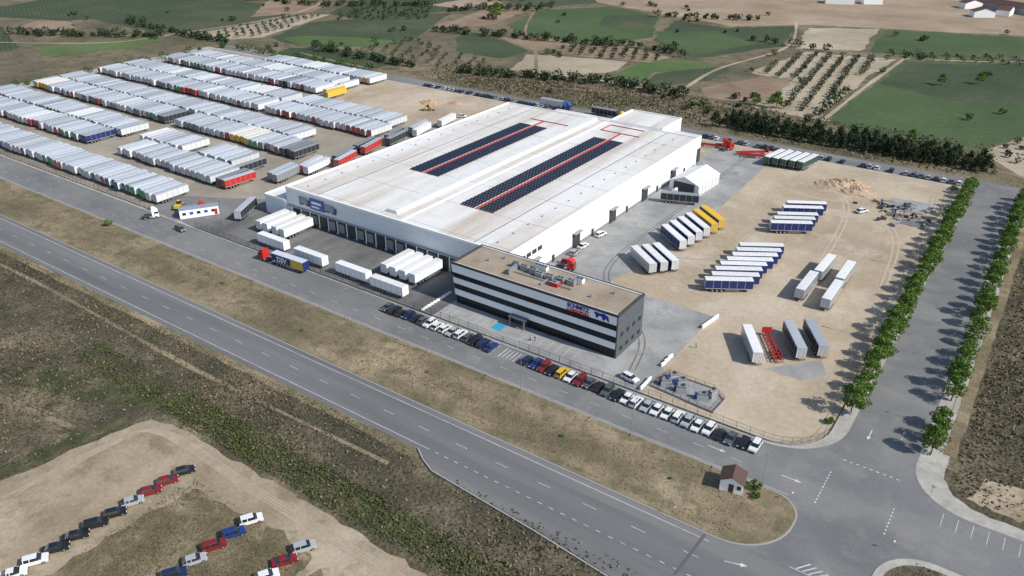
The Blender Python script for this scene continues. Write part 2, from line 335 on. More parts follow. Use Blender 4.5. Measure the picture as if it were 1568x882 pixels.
b=MB()
b.add([(-34.2,97.9,.058),(-33.6,97.9,.058),(-33.0,110,.058),(-33.6,110,.058)],[(0,1,2,3)],'seal')
for (x,y,l) in((-120,101,40),(-60,106,18),(-200,106.5,60),(-160,102.6,30),(-280,101.5,70)): b.add([(x,y,.057),(x+l,y+.3,.057),(x+l,y+.4,.057),(x,y+.12,.057)],[(0,1,2,3)],'seal')
obj('road_joint',b.mesh('road_joint'))
b=MB()
for i in range(9): b.box(-119+i*6.2,-118.94+i*6.2,160.1 if i>1 else 187,187,.1,.1655,'steel')
for i in range(24): b.box(-118.5,-93.5,190+i*6,190.06+i*6,.1,.1655,'steel')
obj('apron_joints',b.mesh('apron_joints'))

# ------------------------------------------------------------ warehouse
W=empty('logistics_warehouse',(-165,232,0))
def ch(name,mb):
    o=obj(name,mb.mesh(name),(165,-232,0),0,W); return o
b=MB(); H=11.6
b.box(-212,-118,167,300,0,H,'wall','roof')
b.box(-158,-134,300.01,319,0,H+.9,'wall','roof')
b.box(-190,-158.01,300.01,308,0,H-1,'wall','roof')
b.box(-223,-212.01,166.2,196,0,6.8,'wall','roof')
b.box(-134.0,-119,300.01,306,0,H-.4,'wall','roof')
ch('walls_and_roof',b)
b=MB()
for (x0,x1,y0,y1,z) in ((-212.1,-117.9,166.9,167.4,H),(-212.1,-211.6,167.41,300.1,H),(-118.4,-117.9,167.41,300.1,H),(-211.6,-118.41,299.6,300.1,H),(-223.1,-212.1,166.1,166.5,6.8),(-223.1,-222.7,166.5,196,6.8),(-158.1,-133.9,318.6,319.1,H+.9),(-134.3,-133.9,300.1,318.6,H+.9),(-158.1,-157.7,300.2,318.6,H+.9)):
    b.box(x0,x1,y0,y1,z-.35,z+.45,'white')
ch('parapet',b)
b=MB()
b.ext_y([(-169.1,H-.1),(-163.9,H-.1),(-164.6,H+1.1),(-168.4,H+1.1)],171,299,'trw')
b.ext_y([(-160,H-.1),(-159.4,H-.1),(-159.4,H+.25),(-160,H+.25)],168,299,'white')
b.ext_y([(-131.6,H-.1),(-131.3,H-.1),(-131.3,H+.12),(-131.6,H+.12)],168,299,'tgrey')
b.ext_y([(-197.6,H-.1),(-197.3,H-.1),(-197.3,H+.12),(-197.6,H+.12)],168,299,'tgrey')
for i in range(7): b.box(-211.4,-169.2,170+i*19,170.1+i*19,H-.05,H+.03,'tgrey'); b.box(-163.8,-118.6,170+i*19,170.1+i*19,H-.05,H+.03,'tgrey')
for i in range(16): 
    y=172+i*8
    for x in(-206,-125.5): b.cyl(x,y,H-.05,H+.35,.22,.28,'steel',8)
ch('roof_ridge',b)
b=MB()
for (x0,x1,y0,y1) in((-189,-175.2,205,277),(-153,-139.6,189,278)):
    cx=(x0+x1)/2; y=y0
    while y<y1-2:
        for a,c in((x0,cx-.85),(cx+.85,x1)):
            n=5; w=(c-a)/n
            for i in range(n):
                p=a+i*w+.05; r=a+(i+1)*w-.05
                b.add([(p,y,H+.25),(r,y,H+.25),(r,y+1.95,H+.5),(p,y+1.95,H+.5)],[(0,1,2,3)],'solar')
                b.add([(p,y+1.95,H+.5),(r,y+1.95,H+.5),(r,y+1.95,H+.02),(p,y+1.95,H+.02)],[(0,1,2,3)],'steel')
        y+=2.08
ch('solar_panels',b)
b=MB()
for (cx,y0,y1) in((-182.1,205,284),(-146.3,189,287)):
    b.box(cx-.38,cx+.38,y0,y1,H+.05,H+.3,'rpipe')
b.box(-189,-168.5,284.01,284.4,H+.05,H+.3,'rpipe'); b.box(-169,-168.6,284.51,291,H+.05,H+.35,'rpipe')
b.box(-156,-138,287.01,287.4,H+.05,H+.3,'rpipe'); b.box(-156,-155.6,287.51,296,H+.05,H+.3,'rpipe'); b.box(-155.59,-140,295.6,296,H+.05,H+.3,'rpipe')
ch('fire_pipes',b)
b=MB()
for i in range(18):
    x=-209+i*4.35
    b.box(x,x+3.3,166.55,166.99,.9 if i<15 else .1,5.0,'dark')
    b.box(x+.35,x+2.95,166.5,166.549,1.15,4.3,'tgrey' if i%3 else 'dark')
    b.box(x-.25,x+.02,166.4,166.98,.1,5.2,'white'); b.box(x+.4,x+2.9,166.0,166.54,.15,1.0,'chass')
b.box(-211.5,-131,166.3,166.98,5.25,5.6,'steel')
b.box(-131.2,-127.2,166.5,166.99,.1,5.5,'dark')
for i in range(10):
    y=178+i*12.2
    if i%2==0: b.box(-118,-117.6,y,y+4.2,.15,5,'dark'); b.box(-117.99,-116.6,y-.2,y+4.4,5.1,5.3,'steel')
    else: b.box(-118,-117.7,y,y+1.1,.15,2.4,'dark')
for i in range(5): b.box(-118,-117.75,170+i*3.,172+i*3.,7.2,8.4,'dark')
b.box(-117.99,-117.9,167.5,299,0.1,1.0,'steel')
b.box(-119,-118.9,300.5,306,.1,6,'dark')
ch('loading_docks',b)
b=MB()
b.box(-200.2,-193.4,166.7,166.95,6.6,10.4,'tnavy2'); 
for x in(-205.6,-193.0):
    b.box(x,x+4.2,166.7,166.94,7.4,9.9,'tgrey'); b.box(x+4.4,x+5.3,166.7,166.94,7.4,9.2,'navy')
    for j in(0.6,1.6,3.6,4.7): b.cyl(x+j,7.3,166.65,166.9,.35,.35,'rub',8,'y')
b.box(-199.2,-194.6,166.6,166.69,8.7,9.5,'white');b.box(-199.2,-195.6,166.6,166.69,7.4,7.9,'white')
ch('sign_panel',b)

# ------------------------------------------------------------ office
OFF=empty('office_building',(-101,159.5,0))
def cho(name,mb): return obj(name,mb.mesh(name),(101,-159.5,0),0,OFF)
b=MB(); x0,x1,y0,y1=-127,-75.6,153,166.8
def ly(z): return -126.0-1.4*(z/12)
def layer(z0,z1,k,pr=0.):
    a,c=ly(z0),ly(z1)
    vs=[(a-pr,y0-pr,z0),(x1,y0-pr,z0),(x1,y1,z0),(a-pr,y1,z0),(c-pr,y0-pr,z1),(x1,y0-pr,z1),(x1,y1,z1),(c-pr,y1,z1)]
    b.add(vs,[(0,1,5,4)],k); b.add(vs,[(2,3,7,6)],'wallg'); b.add(vs,[(3,0,4,7)],k); b.add(vs,[(4,5,6,7),(0,3,2,1)],k)
for z0_,z1_,k,pr in((0,2.7,'oglass',0),(2.7,4.5,'white',.18),(4.5,6.3,'oglass',0),(6.3,8.0,'white',.18),(8.0,9.6,'oglass',0),(9.6,12.0,'white',.18)):
    layer(z0_,z1_,k,pr)
b.box(x1+.002,x1+.35,y0-.25,y1+.05,0,12.1,'wallg')
cho('walls',b)
b=MB()
for i in range(34):
    x=-124.8+i*1.45
    for z0_,z1_ in((.1,2.68),(4.52,6.28),(8.02,9.58)): b.box(x,x+.08,y0-.06,y0-.002,z0_,z1_,'chass')
b.box(-107,-101.5,y0-2.2,y0-.2,2.75,3.0,'wallg'); b.box(-106.5,-102,y0-.09,y0-.072,.15,2.6,'dark')
for x in(-106.6,-102.1): b.box(x,x+.25,y0-2.1,y0-1.85,.15,2.75,'steel')
for i in range(4):
    for z in(1.6,5.6): b.box(x1+.352,x1+.37,y0+1.5+i*3.2,y0+3+i*3.2,z,z+1.2,'oglass')
cho('windows',b)
b=MB()
b.box(-127.45,-75.2,152.75,153.15,12,12.6,'chass'); b.box(-75.65,-75.2,153.16,166.9,12,12.6,'chass')
b.box(-127.45,-127.05,153.16,166.9,12,12.6,'chass'); b.box(-127.04,-75.66,166.5,166.9,12,12.6,'chass')
b.add([(-127,153.16,12.08),(-75.7,153.16,12.08),(-75.7,166.5,12.08),(-127,166.5,12.08)],[(0,1,2,3)],'oroof')
b.box(-126.9,-75.7,153.2,153.45,12.1,12.5,'white');b.box(-126.9,-75.7,166.2,166.45,12.1,12.5,'white')
cho('roof',b)
b=MB()
def ac(x,y,l,w,h,k='steel'):
    b.box(x,x+l,y,y+w,12.25,12.25+h,k,'silver',.05,.05)
    for j in range(int(l)): b.cyl(x+.5+j,y+w/2,12.25+h,12.4+h,.38,.38,'chass',10)
for j in range(3): ac(-112.5+j*3,160.5-j*.3,2.4,1.3,1.4)
for j in range(4): ac(-104+j*3.1,159+.4*j,2.2,1.6,1.3)
ac(-107,163.2,4,1.4,1.1,'white');ac(-98.5,157.2,2.8,1.8,1.,'redp');ac(-93.5,162.5,2.2,1.4,1.2,'white')
b.box(-113,-92,161.8,162.2,12.3,12.7,'silver'); b.box(-112,-92,158.2,158.5,12.3,12.6,'silver'); b.box(-100.3,-99.9,156,162,12.3,12.65,'silver')
b.box(-110.8,-110.2,156,160,12.2,13.8,'steel')
for x,y in((-120,160),(-117,163.5),(-86,158),(-82,163)): b.cyl(x,y,12.1,12.9,.25,.3,'steel',8)
cho('roof_equipment',b)
for txt,k,z,s,sx in(('SCHMITZ','logo_b',10.75,1.5,1.02),('CARGOBULL','logo_r',9.62,1.15,.98)):
    cu=D.curves.new('sign_text','FONT'); cu.body=txt; cu.size=s; cu.extrude=.04; cu.offset=.05; cu.materials.append(M[k])
    o=D.objects.new('sign_text',cu); COL.objects.link(o); o.parent=OFF; o.rotation_euler=(R(90),0,0); o.location=(-89.9+101,152.74-159.5,z); o.scale=(sx,1,1)
b=MB()
pr=[(-81.6,10.2),(-81.2,10.2),(-80.9,10.9),(-80.1,10.9),(-79.7,10.0),(-79.2,10.0),(-78.9,10.8),(-78.2,9.9),(-77.9,10.0),(-78.3,11.3),(-79.4,11.8),(-80.6,11.6),(-81.7,11.7),(-82.4,11.5),(-82,11.2)]
b.ext_y([(x+.2,z) for x,z in pr],152.7,152.8,'logo_b'); cho('sign_logo',b)

# ------------------------------------------------------------ vehicles
def wheel(b,x,y,r,w): b.cyl(x,r,y-w/2,y+w/2,r,r,'rub',12,'y'); b.cyl(x,r,y-w/2-.015 if y<0 else y+w/2,y-w/2 if y<0 else y+w/2+.015,r*.55,r*.55,'silver',8,'y')
def trailer(side,end,roof,L=13.6,front=None,frame=False):
    b=MB(); h=L/2; w=1.27; z0,z1=1.12,3.98
    if frame:
        for y in(-.5,.5): b.box(-h,h,y-.08,y+.08,.95,1.25,side)
        for i in range(9): x=-h+.3+i*(L-.6)/8; b.box(x-.06,x+.06,-1.22,1.22,1.0,1.2,side)
        b.box(h-.2,h,-1.25,1.25,1.0,2.6,side)
        for y in(-1.25,1.2): b.box(-h,h-.21,y,y+.06,1.02,1.22,side)
    else:
        c=.09
        prof=[(-w,z0),(w,z0),(w,z1-c),(w-c,z1),(-(w-c),z1),(-w,z1-c)]
        vs=[(-h,a,z) for a,z in prof]+[(h,a,z) for a,z in prof]
        b.add(vs,[(0,1,7,6),(1,2,8,7),(5,0,6,11)],side)
        b.add(vs,[(3,4,10,9),(2,3,9,8),(4,5,11,10)],roof)
        b.add(vs,[(5,4,3,2,1,0)],end); b.add(vs,[(6,7,8,9,10,11)],front or end)
        for s in(-1,1):
            y=s*w; b.box(-h,h,min(y,y+s*.03),max(y,y+s*.03),z0-.03,z0+.2,'silver')
            b.box(-h,h,min(y,y+s*.025),max(y,y+s*.025),z1-.22,z1-.1,'silver')
            for i in range(1,6): x=-h+L*i/6; b.box(x-.05,x+.05,min(y,y+s*.015),max(y,y+s*.015),z0+.21,z1-.23,'silver')
        for i in range(1,11): x=-h+L*i/11; b.box(x-.04,x+.04,-w+.1,w-.1,z1,z1+.02,roof)
        for y in(-w+.02,-.03,w-.1): b.box(-h-.03,-h-.001,y,y+.08,z0,z1-.05,'silver')
        for y in(-.75,-.4,.35,.7): b.box(-h-.05,-h-.001,y,y+.035,z0+.1,z1-.1,'steel')
        b.box(-h-.03,-h-.001,-w+.1,w-.1,z1-.14,z1-.03,'silver')
    b.box(-h+.2,h-.3,-.55,-.4,.8,1.1,'chass'); b.box(-h+.2,h-.3,.4,.55,.8,1.1,'chass')
    b.box(-h-.02,-h+.1,-1.15,1.15,.45,.62,'chass')
    for y in(-1.15,.85): b.box(-h-.05,-h-.021,y,y+.3,.8,.95,'lens_r')
    for x in(-h+2.2,-h+3.5,-h+4.8):
        for y in(-1.05,1.05): wheel(b,x,y,.5,.38)
        b.box(x-.06,x+.06,-.86,.86,.44,.56,'chass')
    for y in(-.9,.8): b.box(h-3.1,h-2.9,y,y+.12,.05,1.1,'steel')
    for y in(-1.22,1.2): b.box(-h+5.8,h-3.6,y,y+.03,.5,.62,'silver'); b.box(-h+5.8,h-3.6,y,y+.03,.8,.9,'silver')
    return b
TR={}
def T_(k,*a,**kw): TR[k]=trailer(*a,**kw).mesh('semi_trailer_'+k)
T_('w','tw','tw','tr'); T_('ww','tw','tw','trw'); T_('n','navy','tw','trw'); T_('na','navy','navy','tr'); T_('r','tred','tred','tr'); T_('rw','tw','tred','tr')
T_('g','tw','tgreen','tr'); T_('o','tw','torange','tr'); T_('y','tyel','tyel','tyel'); T_('ny','navy','tyel','tyel'); T_('k','tblk','tblk','tgrey'); T_('gr','tgrey','tgrey','tr')
T_('bl','tw','tnavy2','tr'); T_('dg','dkg','dkg','trw'); T_('rf','tred','tred','tr',frame=True); T_('yt','tyel','tyel','trw'); T_('sil','silver','tw','trw'); T_('kb','tblk','tw','tr')
T_('box','white','white','trw',L=12.6); T_('dsv','navy','navy','tr')
def tractor(c):
    b=MB(); b.box(-2.9,2.9,-.45,.45,.6,.95,'chass')
    prof=[(.75,.55),(2.95,.55),(3.0,1.6),(2.82,2.6),(2.5,3.0),(1.7,3.75),(.8,3.8),(.75,3.0)]
    b.ext_y(prof,-1.22,1.22,c)
    b.add([(3.012,-1.1,1.75),(3.012,1.1,1.75),(2.85,1.02,2.58),(2.85,-1.02,2.58)],[(0,1,2,3)],'glass')
    for s in(-1,1):
        y=s*1.23; b.add([(1.5,y,1.75),(2.75,y,1.75),(2.65,y,2.5),(1.5,y,2.5)],[(0,1,2,3)] if s<0 else [(3,2,1,0)],'glass')
        b.box(2.7,2.8,y-.12 if s>0 else y-.15,y+.15 if s>0 else y+.12,1.9,2.6,'chass')
    b.box(2.96,3.1,-1.2,1.2,.45,1.0,'chass'); b.box(-2.6,-.3,-.5,.5,.96,1.15,'chass')
    for x,y in((1.9,1.05),(1.9,-1.05),(-1.7,1.0),(-1.7,-1.0)): wheel(b,x,y,.5,.42)
    for y in(-1.0,.7): b.box(3.0,3.03,y,y+.3,1.05,1.25,'lens_w'); b.box(-.2,.7,y-.1,y+.5,.5,.95,'silver')
    return b.mesh('truck_tractor')
TC={c:tractor(c) for c in('redp','white','tnavy2','tyel')}
def prism_taper(b,prof,w0,w1,zs0,zs1,k):
    n=len(prof)
    def hw(z): t=(z-zs0)/(zs1-zs0); t=max(0,min(1,t)); return w0+(w1-w0)*t
    vs=[(x,-hw(z),z) for x,z in prof]+[(x,hw(z),z) for x,z in prof]
    b.add(vs,[(i,n+i,n+(i+1)%n,(i+1)%n) for i in range(n)]+[tuple(range(n)),tuple(range(2*n-1,n-1,-1))],k)
def car(col,kind):
    b=MB()
    if kind==0:
        body=[(-2.0,.3),(2.05,.28),(2.1,.6),(1.95,.78),(1.0,.98),(-1.95,1.0),(-2.08,.7)]; gl=[(1.05,.97),(.35,1.42),(-1.45,1.46),(-1.97,.99)]; rf=(.35,-1.42,1.44)
    elif kind==1:
        body=[(-2.25,.32),(2.2,.28),(2.28,.58),(2.1,.76),(1.05,.93),(-1.5,.95),(-2.2,.93),(-2.3,.6)]; gl=[(1.1,.92),(.3,1.4),(-1.0,1.42),(-1.75,.94)]; rf=(.3,-.98,1.41)
    else:
        body=[(-2.15,.38),(2.15,.36),(2.2,.75),(2.05,.98),(1.1,1.12),(-2.1,1.12),(-2.2,.8)]; gl=[(1.15,1.11),(.5,1.66),(-1.85,1.7),(-2.15,1.11)]; rf=(.5,-1.82,1.68)
    prism_taper(b,body,.9,.86,.3,1.1,col); prism_taper(b,gl,.84,.66,gl[0][1],rf[2],'glass')
    x0,x1,z=rf[1],rf[0],rf[2]; b.box(x0,x1,-.67,.67,z-.02,z+.05,col,None,.05,.05)
    for s in(-1,1):
        for xx in((x0+x1)/2-.05,x0+.12): b.add([(xx,s*.865,gl[0][1]),(xx+.12,s*.865,gl[0][1]),(xx+.12,s*.69,z),(xx,s*.69,z)],[(0,1,2,3)],col)
        b.box(.75,.92,s*.92-.08,s*.92+.08,gl[0][1]-.02,gl[0][1]+.12,col)
    fx=body[2][0]; rx=body[-1][0]
    for y in(-.8,.45): b.box(fx-.1,fx+.01,y,y+.35,.6,.75,'lens_w'); b.box(rx-.01,rx+.08,y,y+.35,.72,.9,'lens_r')
    b.box(fx-.05,fx+.03,-.5,.5,.35,.52,'chass')
    for x in(-1.3,1.35):
        for y in(-.82,.82): wheel(b,x,y,.32,.2)
    return b.mesh('car_mesh')
CC=dict(white=(.75,.75,.74),black=(.012,.012,.014),grey=(.09,.095,.1),silver=(.38,.4,.42),red=(.22,.012,.015),blue=(.015,.04,.2),dblue=(.012,.025,.08),yellow=(.65,.42,.02))
for k,c in CC.items():
    M['c_'+k]=pmat('car_paint_'+k,c,.28,.1,spec=.6); M['c_'+k].node_tree.nodes['Principled BSDF'].inputs['Coat Weight'].default_value=.5
CM={(k,i):car('c_'+k,i) for k in CC for i in range(3)}
def put_car(k,x,y,a,z=.055,kind=None,name='parked_car'):
    return obj(name,CM[(k,kind if kind is not None else random.choice((0,0,1,2,2)))],(x,y,z),a)
def put_tr(k,x,y,a,z=.17): return obj('semi_trailer',TR[k],(x,y,z),a)
row=['grey','black','black','dblue','black','grey','white','white','white','silver','white','grey','black','dblue','blue']
for i,k in enumerate(row): put_car(k,-139.5+i*2.55+random.uniform(-.15,.15),139.1+random.uniform(-.3,.3),R(90 if i%3 else -90)+random.uniform(-.03,.03))
row=['dblue','blue','red','black','yellow','white','red','grey','black','grey','black','white','white','silver','white','white','white','silver','white','white','black','grey','black','white']
for i,k in enumerate(row): put_car(k,-92.7+i*2.53+random.uniform(-.15,.15),139.0+random.uniform(-.3,.3),R(-90 if i%4 else 90)+random.uniform(-.03,.03))
put_car('white',-68,146.5,R(-10),.17,2,'parked_van'); put_car('grey',-234,138.5,R(-5),.06,2); put_car('white',-197.5,151,R(10),.17,2)
put_car('white',-115.2,216,R(80),.17,2,'parked_van');put_car('silver',-115,199,R(95),.17,2,'parked_van');put_car('white',-115.5,205,R(85),.17,1)
put_car('red',-113.2,192,R(20),.17,2); obj('red_dropside_truck',TC['redp'],(-112,188.5,.17),R(15))
put_car('white',-49,287,R(60),.17,2);put_car('white',-240,300,R(20),.17,2)
x=-295
while x<-24:
    if not(-208<x<-190) and not(-160<x<-132) and random.random()<.88: put_car(random.choice(['black','grey','dblue','silver','white','black','grey','black']),x,338.3,R(90)+random.uniform(-.04,.04))
    x+=2.75
for x,y0,n,sp_,cols in((-128.2,31.5,10,3.72,['white','white','black','black','black','black','silver','red','red','black']),(-105.2,43.5,6,4.05,['blue','dblue','silver','red','blue','white']),(-91.9,52.5,4,4.1,['black','white','red','silver'])):
    for i in range(n): put_car(cols[i%len(cols)],x+random.uniform(-.2,.2)+i*.12,y0+i*sp_,R(60)+random.uniform(-.06,.06),.035)
def fill(xa,xb,y,mix,holes=()):
    x=xa
    while x<=xb:
        if any(a<x<c for a,c in holes) or random.random()<.03: x+=3.3; continue
        k=random.choices([m[0] for m in mix],[m[1] for m in mix])[0]
        n=random.choice((1,1,2,4)) if k not in('w',) else random.choice((1,2,4))
        for j in range(n):
            if x>xb: break
            put_tr(k,x+random.uniform(-.12,.12),y+6.8+random.uniform(-.7,.7),R(90)+random.uniform(-.016,.016)); x+=3.34
mixA=[('w',8),('g',2.2),('o',1.1),('rw',2.2),('gr',1.),('bl',.6)]
mixB=[('w',8),('rw',3.2),('gr',1.6),('r',.5),('k',.5),('bl',.6),('yt',.25),('ww',1.5),('g',1.)]
mixC=[('w',10),('gr',2),('rw',1),('g',.4),('ww',1)]
fill(-425,-259,147.2,mixA)
fill(-470,-356,171.2,mixB); put_tr('na',-353.2,178.4,R(90)); put_tr('na',-350.0,178.4,R(90))
fill(-322,-260,171.2,mixC); put_tr('k',-256.6,178,R(90));put_tr('r',-253,178,R(86)); put_tr('k',-262,191,R(90))
fill(-470,-300,186.6,mixB,((-345,-333),)); fill(-290,-268,186.6,mixC)
fill(-469,-258,210,mixB,((-352,-340),)); fill(-470,-275,225,mixC)
fill(-470,-252,249.3,mixB); fill(-470,-256,264.4,mixC,((-330,-322),))
fill(-465,-330,289.2,mixB); fill(-462,-334,304,mixC); put_tr('yt',-323.5,296,R(90)); put_tr('y',-318.5,292,R(90));put_tr('bl',-326,309,R(90))
fill(-410,-345,320.5,mixC); 
for i,k in enumerate(['gr','w','w','w','w','yt','w']): put_tr(k,-341.5+i*3.2,327.3,R(90))
for i,(x,y,k) in enumerate(((-243,193,'gr'),(-246.5,193.5,'gr'),(-240,206,'w'),(-243.5,206,'rw'),(-237,219,'r'),(-241,222,'k'),(-240,237,'r'),(-244,237,'k'),(-239,252,'k'),(-243,255,'k'),(-238,268,'ww'),(-241.5,270,'gr'),(-238,286,'ww'))): put_tr(k,x,y,R(100)+random.uniform(-.06,.06))
put_tr('kb',-227,160.5,R(118)); 
for x in(-211,-207.6,-203,-199.4): put_tr('box',x,159.2,R(90))
for x in(-154.2,-150.6,-146.8,-143): put_tr('box',x,159.4,R(90))
put_tr('box',-197,147.5,0);put_tr('box',-178.6,146.6,0); put_tr('box',-160.5,146.8,0); put_tr('box',-145.6,146.2,0)
dt=put_tr('dsv',-181.5,140.8,R(2),.06); obj('truck_tractor',TC['redp'],(-191.3,140.2,.06),R(182))
b=MB(); b.box(1.5,6.7,-1.33,-1.305,1.4,3.7,'tyel'); obj('side_panel',b.mesh('side_panel'),parent=dt)
cu=D.curves.new('lettering','FONT'); cu.body='DSV'; cu.size=2.3; cu.extrude=.02; cu.offset=.04; cu.materials.append(M['white'])
o=D.objects.new('lettering',cu); COL.objects.link(o); o.parent=dt; o.rotation_euler=(R(90),0,0); o.location=(-4.4,-1.34,1.7)
obj('truck_tractor',TC['white'],(-252,139,.06),R(60)); obj('truck_tractor',TC['redp'],(-243,152,.17),R(60))
obj('truck_tractor',TC['tnavy2'],(-206,341.5,.06),0); put_tr('bl',-214,341.5,0,.06); obj('truck_tractor',TC['tyel'],(-176,342,.06),0); put_tr('k',-184,342,0,.06)
for i in range(3): put_tr('n' if i else 'sil',-93.5+i*2.3,203.8+i*2.9,R(-38+180))
for i,k in enumerate(['n','n','n','n','y','ny']): put_tr(k,-93+i*.75,224.5+i*4.6,R(-39+180))
for i in range(8): put_tr('n',-65.5-.1*i+random.uniform(-.5,.5),203.5+i*4.05,R(31+random.uniform(-1,1)))
for i,y in enumerate((255,259.2,263.4,270.5,275.5)): put_tr('n',-64.5-.3*i,y,R(31+random.uniform(-1.5,1.5)))
for x,y in((-47.2,215.5),(-46.3,230.2),(-39.6,214),(-40,229)): put_tr('sil',x,y,R(90+random.uniform(-1,1)))
for i,k in enumerate(['sil','rf','kb','kb']): put_tr(k,-48.8+i*4.1,175.6+i*4.1,R(122))
for i in range(5): put_tr('dg',-93+i*3.3,322.5+.4*i,R(80))
obj('truck_tractor',TC['redp'],(-119,330,.17),R(30)); obj('truck_tractor',TC['redp'],(-115,326,.17),R(60)); put_tr('rf',-104,327,R(40)); put_tr('rf',-100,324,R(20)); put_tr('rf',-124,326,R(10))
obj('truck_tractor',TC['white'],(-108,262,.17),R(200)); put_tr('k',-106,258,R(20))

# ------------------------------------------------------------ small buildings
def gable(b,x0,x1,y0,y1,h,r,wk,rk,ov=.3):
    b.box(x0,x1,y0,y1,0,h,wk)
    cx=(x0+x1)/2
    b.ext_y([(x0,h),(x1,h),(cx,r)],y0,y1,wk)
    for s in(-1,1):
        e=x0-ov if s<0 else x1+ov; ez=h-ov*(r-h)/((x1-x0)/2)
        vs=[(e,y0-ov,ez+.03),(cx,y0-ov,r+.03),(cx,y1+ov,r+.03),(e,y1+ov,ez+.03)]
        vs+= [(a,c,z+.14) for a,c,z in vs]
        b.add(vs,[(0,1,2,3),(4,5,6,7),(0,1,5,4),(1,2,6,5),(2,3,7,6),(3,0,4,7)],rk)
b=MB(); gable(b,-2.2,2.2,-1.9,1.9,2.7,3.8,'white','brownr'); b.box(-.5,.5,-1.94,-1.9,.1,2.1,'brownr'); b.box(2.2,2.24,-1,.4,1,2,'glass'); b.box(1.1,1.9,-1.93,-1.9,1.1,2,'glass')
obj('kiosk_house',b.mesh('kiosk_house'),(-34,125,.19),R(12))
b=MB(); gable(b,-6,6,-9,9,3.9,6.3,'trw','trw',.15); b.box(-4.2,4.2,-9.2,-9.01,.1,4.2,'dark')
for i in range(7):
    y=-8.6+i*2.8; b.box(6,6.08,y,y+.12,0,3.8,'steel'); b.box(-6.08,-6,y,y+.12,0,3.8,'steel')
obj('storage_tent',b.mesh('storage_tent'),(-108.5,277,.16),R(-3))
b=MB(); b.box(-6.5,6.5,-1.5,1.5,0,3.1,'white'); b.box(-6.6,6.6,-1.6,1.6,3.1,3.3,'silver'); b.box(-6,1,1.51,4.2,0,2.8,'white'); b.box(-6.1,1.1,1.62,4.3,2.8,3.0,'tgrey')
for i in range(5): b.box(-5.6+i*2.4,-4.4+i*2.4,-1.53,-1.5,1.2,2.2,'tnavy2' if i%2 else 'glass')
b.box(5,6,-1.54,-1.5,.1,2.2,'redp')
obj('gatehouse_cabin',b.mesh('gatehouse_cabin'),(-240,150.5,.16),R(58))
b=MB()
gable(b,-12,12,-6,6,5,8,'white','brownr'); obj('farm_building',b.mesh('farm_building'),(-189,776,0),R(20)); 
b=MB(); gable(b,-8,8,-5,5,4.5,7,'white','brownr'); me=b.mesh('farm_house')
for p in((-165,790),(-90,814),(-61,790),(-75,770)): obj('farm_house',me,(*p,0),R(random.uniform(0,90)))
b=MB(); gable(b,-7,7,-60,60,5,8,'tgrey','brownr'); obj('long_barn',b.mesh('long_barn'),(-36,800,0),R(60))

# ------------------------------------------------------------ fences, poles, furniture
def fence(name,pts,h=2.,z=.15,st=3.):
    b=MB()
    for (a,c) in zip(pts[:-1],pts[1:]):
        L=math.dist(a,c); an=math.atan2(c[1]-a[1],c[0]-a[0]); cx,cy=(a[0]+c[0])/2,(a[1]+c[1])/2
        for zz,t in((z+.25,.04),(z+h*.5,.03),(z+h,.05)): b.obox(cx,cy,L,.04,zz,zz+t,an,'chass')
        b.obox(cx,cy,L,.18,z-.05,z+.28,an,'kerb')
        n=max(1,int(L/st))
        for i in range(n): t=i/n; b.obox(a[0]+(c[0]-a[0])*t,a[1]+(c[1]-a[1])*t,.07,.07,z,z+h+.1,an,'chass')
        m=int(L/.35)
        for i in range(m): t=i/m; b.obox(a[0]+(c[0]-a[0])*t,a[1]+(c[1]-a[1])*t,.02,.02,z+.28,z+h,an,'chass')
    return obj(name,b.mesh(name))
arc=[(-34+11.3*math.cos(R(a)),154.4+11.3*math.sin(R(a))) for a in range(-90,1,10)]
fence('perimeter_fence',[(-98,143.1)]+[(-34,143.1)]+arc[1:]+[(-22.7,332)])
fence('perimeter_fence',[(-232,143.1),(-140,143.1),(-108,143.1)])
fence('sliding_gate',[(-107.5,143.1),(-98.6,143.1)],1.7)
fence('perimeter_fence',[(-400,143.4),(-256,143.4)])
b=MB()
b.cyl(0,0,0,9.,.09,.05,'steel',8); b.cyl(0,0,0,.4,.2,.2,'steel',8); b.box(-.03,.03,-.1,1.5,8.95,9.02,'steel'); b.box(-.12,.12,1.1,1.8,8.9,9.04,'tgrey')
lm=b.mesh('street_lamp')
for x in(-29,-58,-87,-116,-145,-174,-203,-232,-262,-295,-330): obj('street_lamp',lm,(x,127.9,.18),0)
for y in(170,200,230,260,290,320): obj('street_lamp',lm,(-2.2,y,.18),R(90))
b=MB(); b.cyl(0,0,0,9,.1,.06,'steel',8); b.box(-.8,.8,-.08,.08,8.9,9.0,'steel')
for x in(-.8,.5): b.box(x,x+.3,-.2,.2,8.75,9.08,'tgrey')
fm=b.mesh('flood_light_mast')
for x,y in((-26,200),(-26,250),(-26,300),(-226,150)): obj('flood_light_mast',fm,(x,y,.15),0)
b=MB()
for i in range(4): b.obox(-63.3+.3*i,180+i*2.1,2.,.35,.15,1.2,R(82),'white')
for i in range(3): b.obox(-64.2,157+i*2.,1.9,.35,.15,1.1,R(80),'white')
for i in range(3): b.obox(-64.,145+i*1.9,1.8,.35,.15,1.1,R(88),'white')
for i in range(10): b.obox(-131,144+i*1.3,1.,.35,.15,.8,R(60),'white')
obj('concrete_barrier',b.mesh('concrete_barrier'))
sheet('disabled_bay',rect(-110,-107,147,150.4),.172,'hblue')
b=MB()
for i in range(7):
    b.box(-100+i*2.6,-99.9+i*2.6,146.5,151,.16,.172,'mark'); b.box(-125+i*2.4,-124.9+i*2.4,145.5,150,.16,.172,'mark')
obj('bay_markings',b.mesh('bay_markings'))
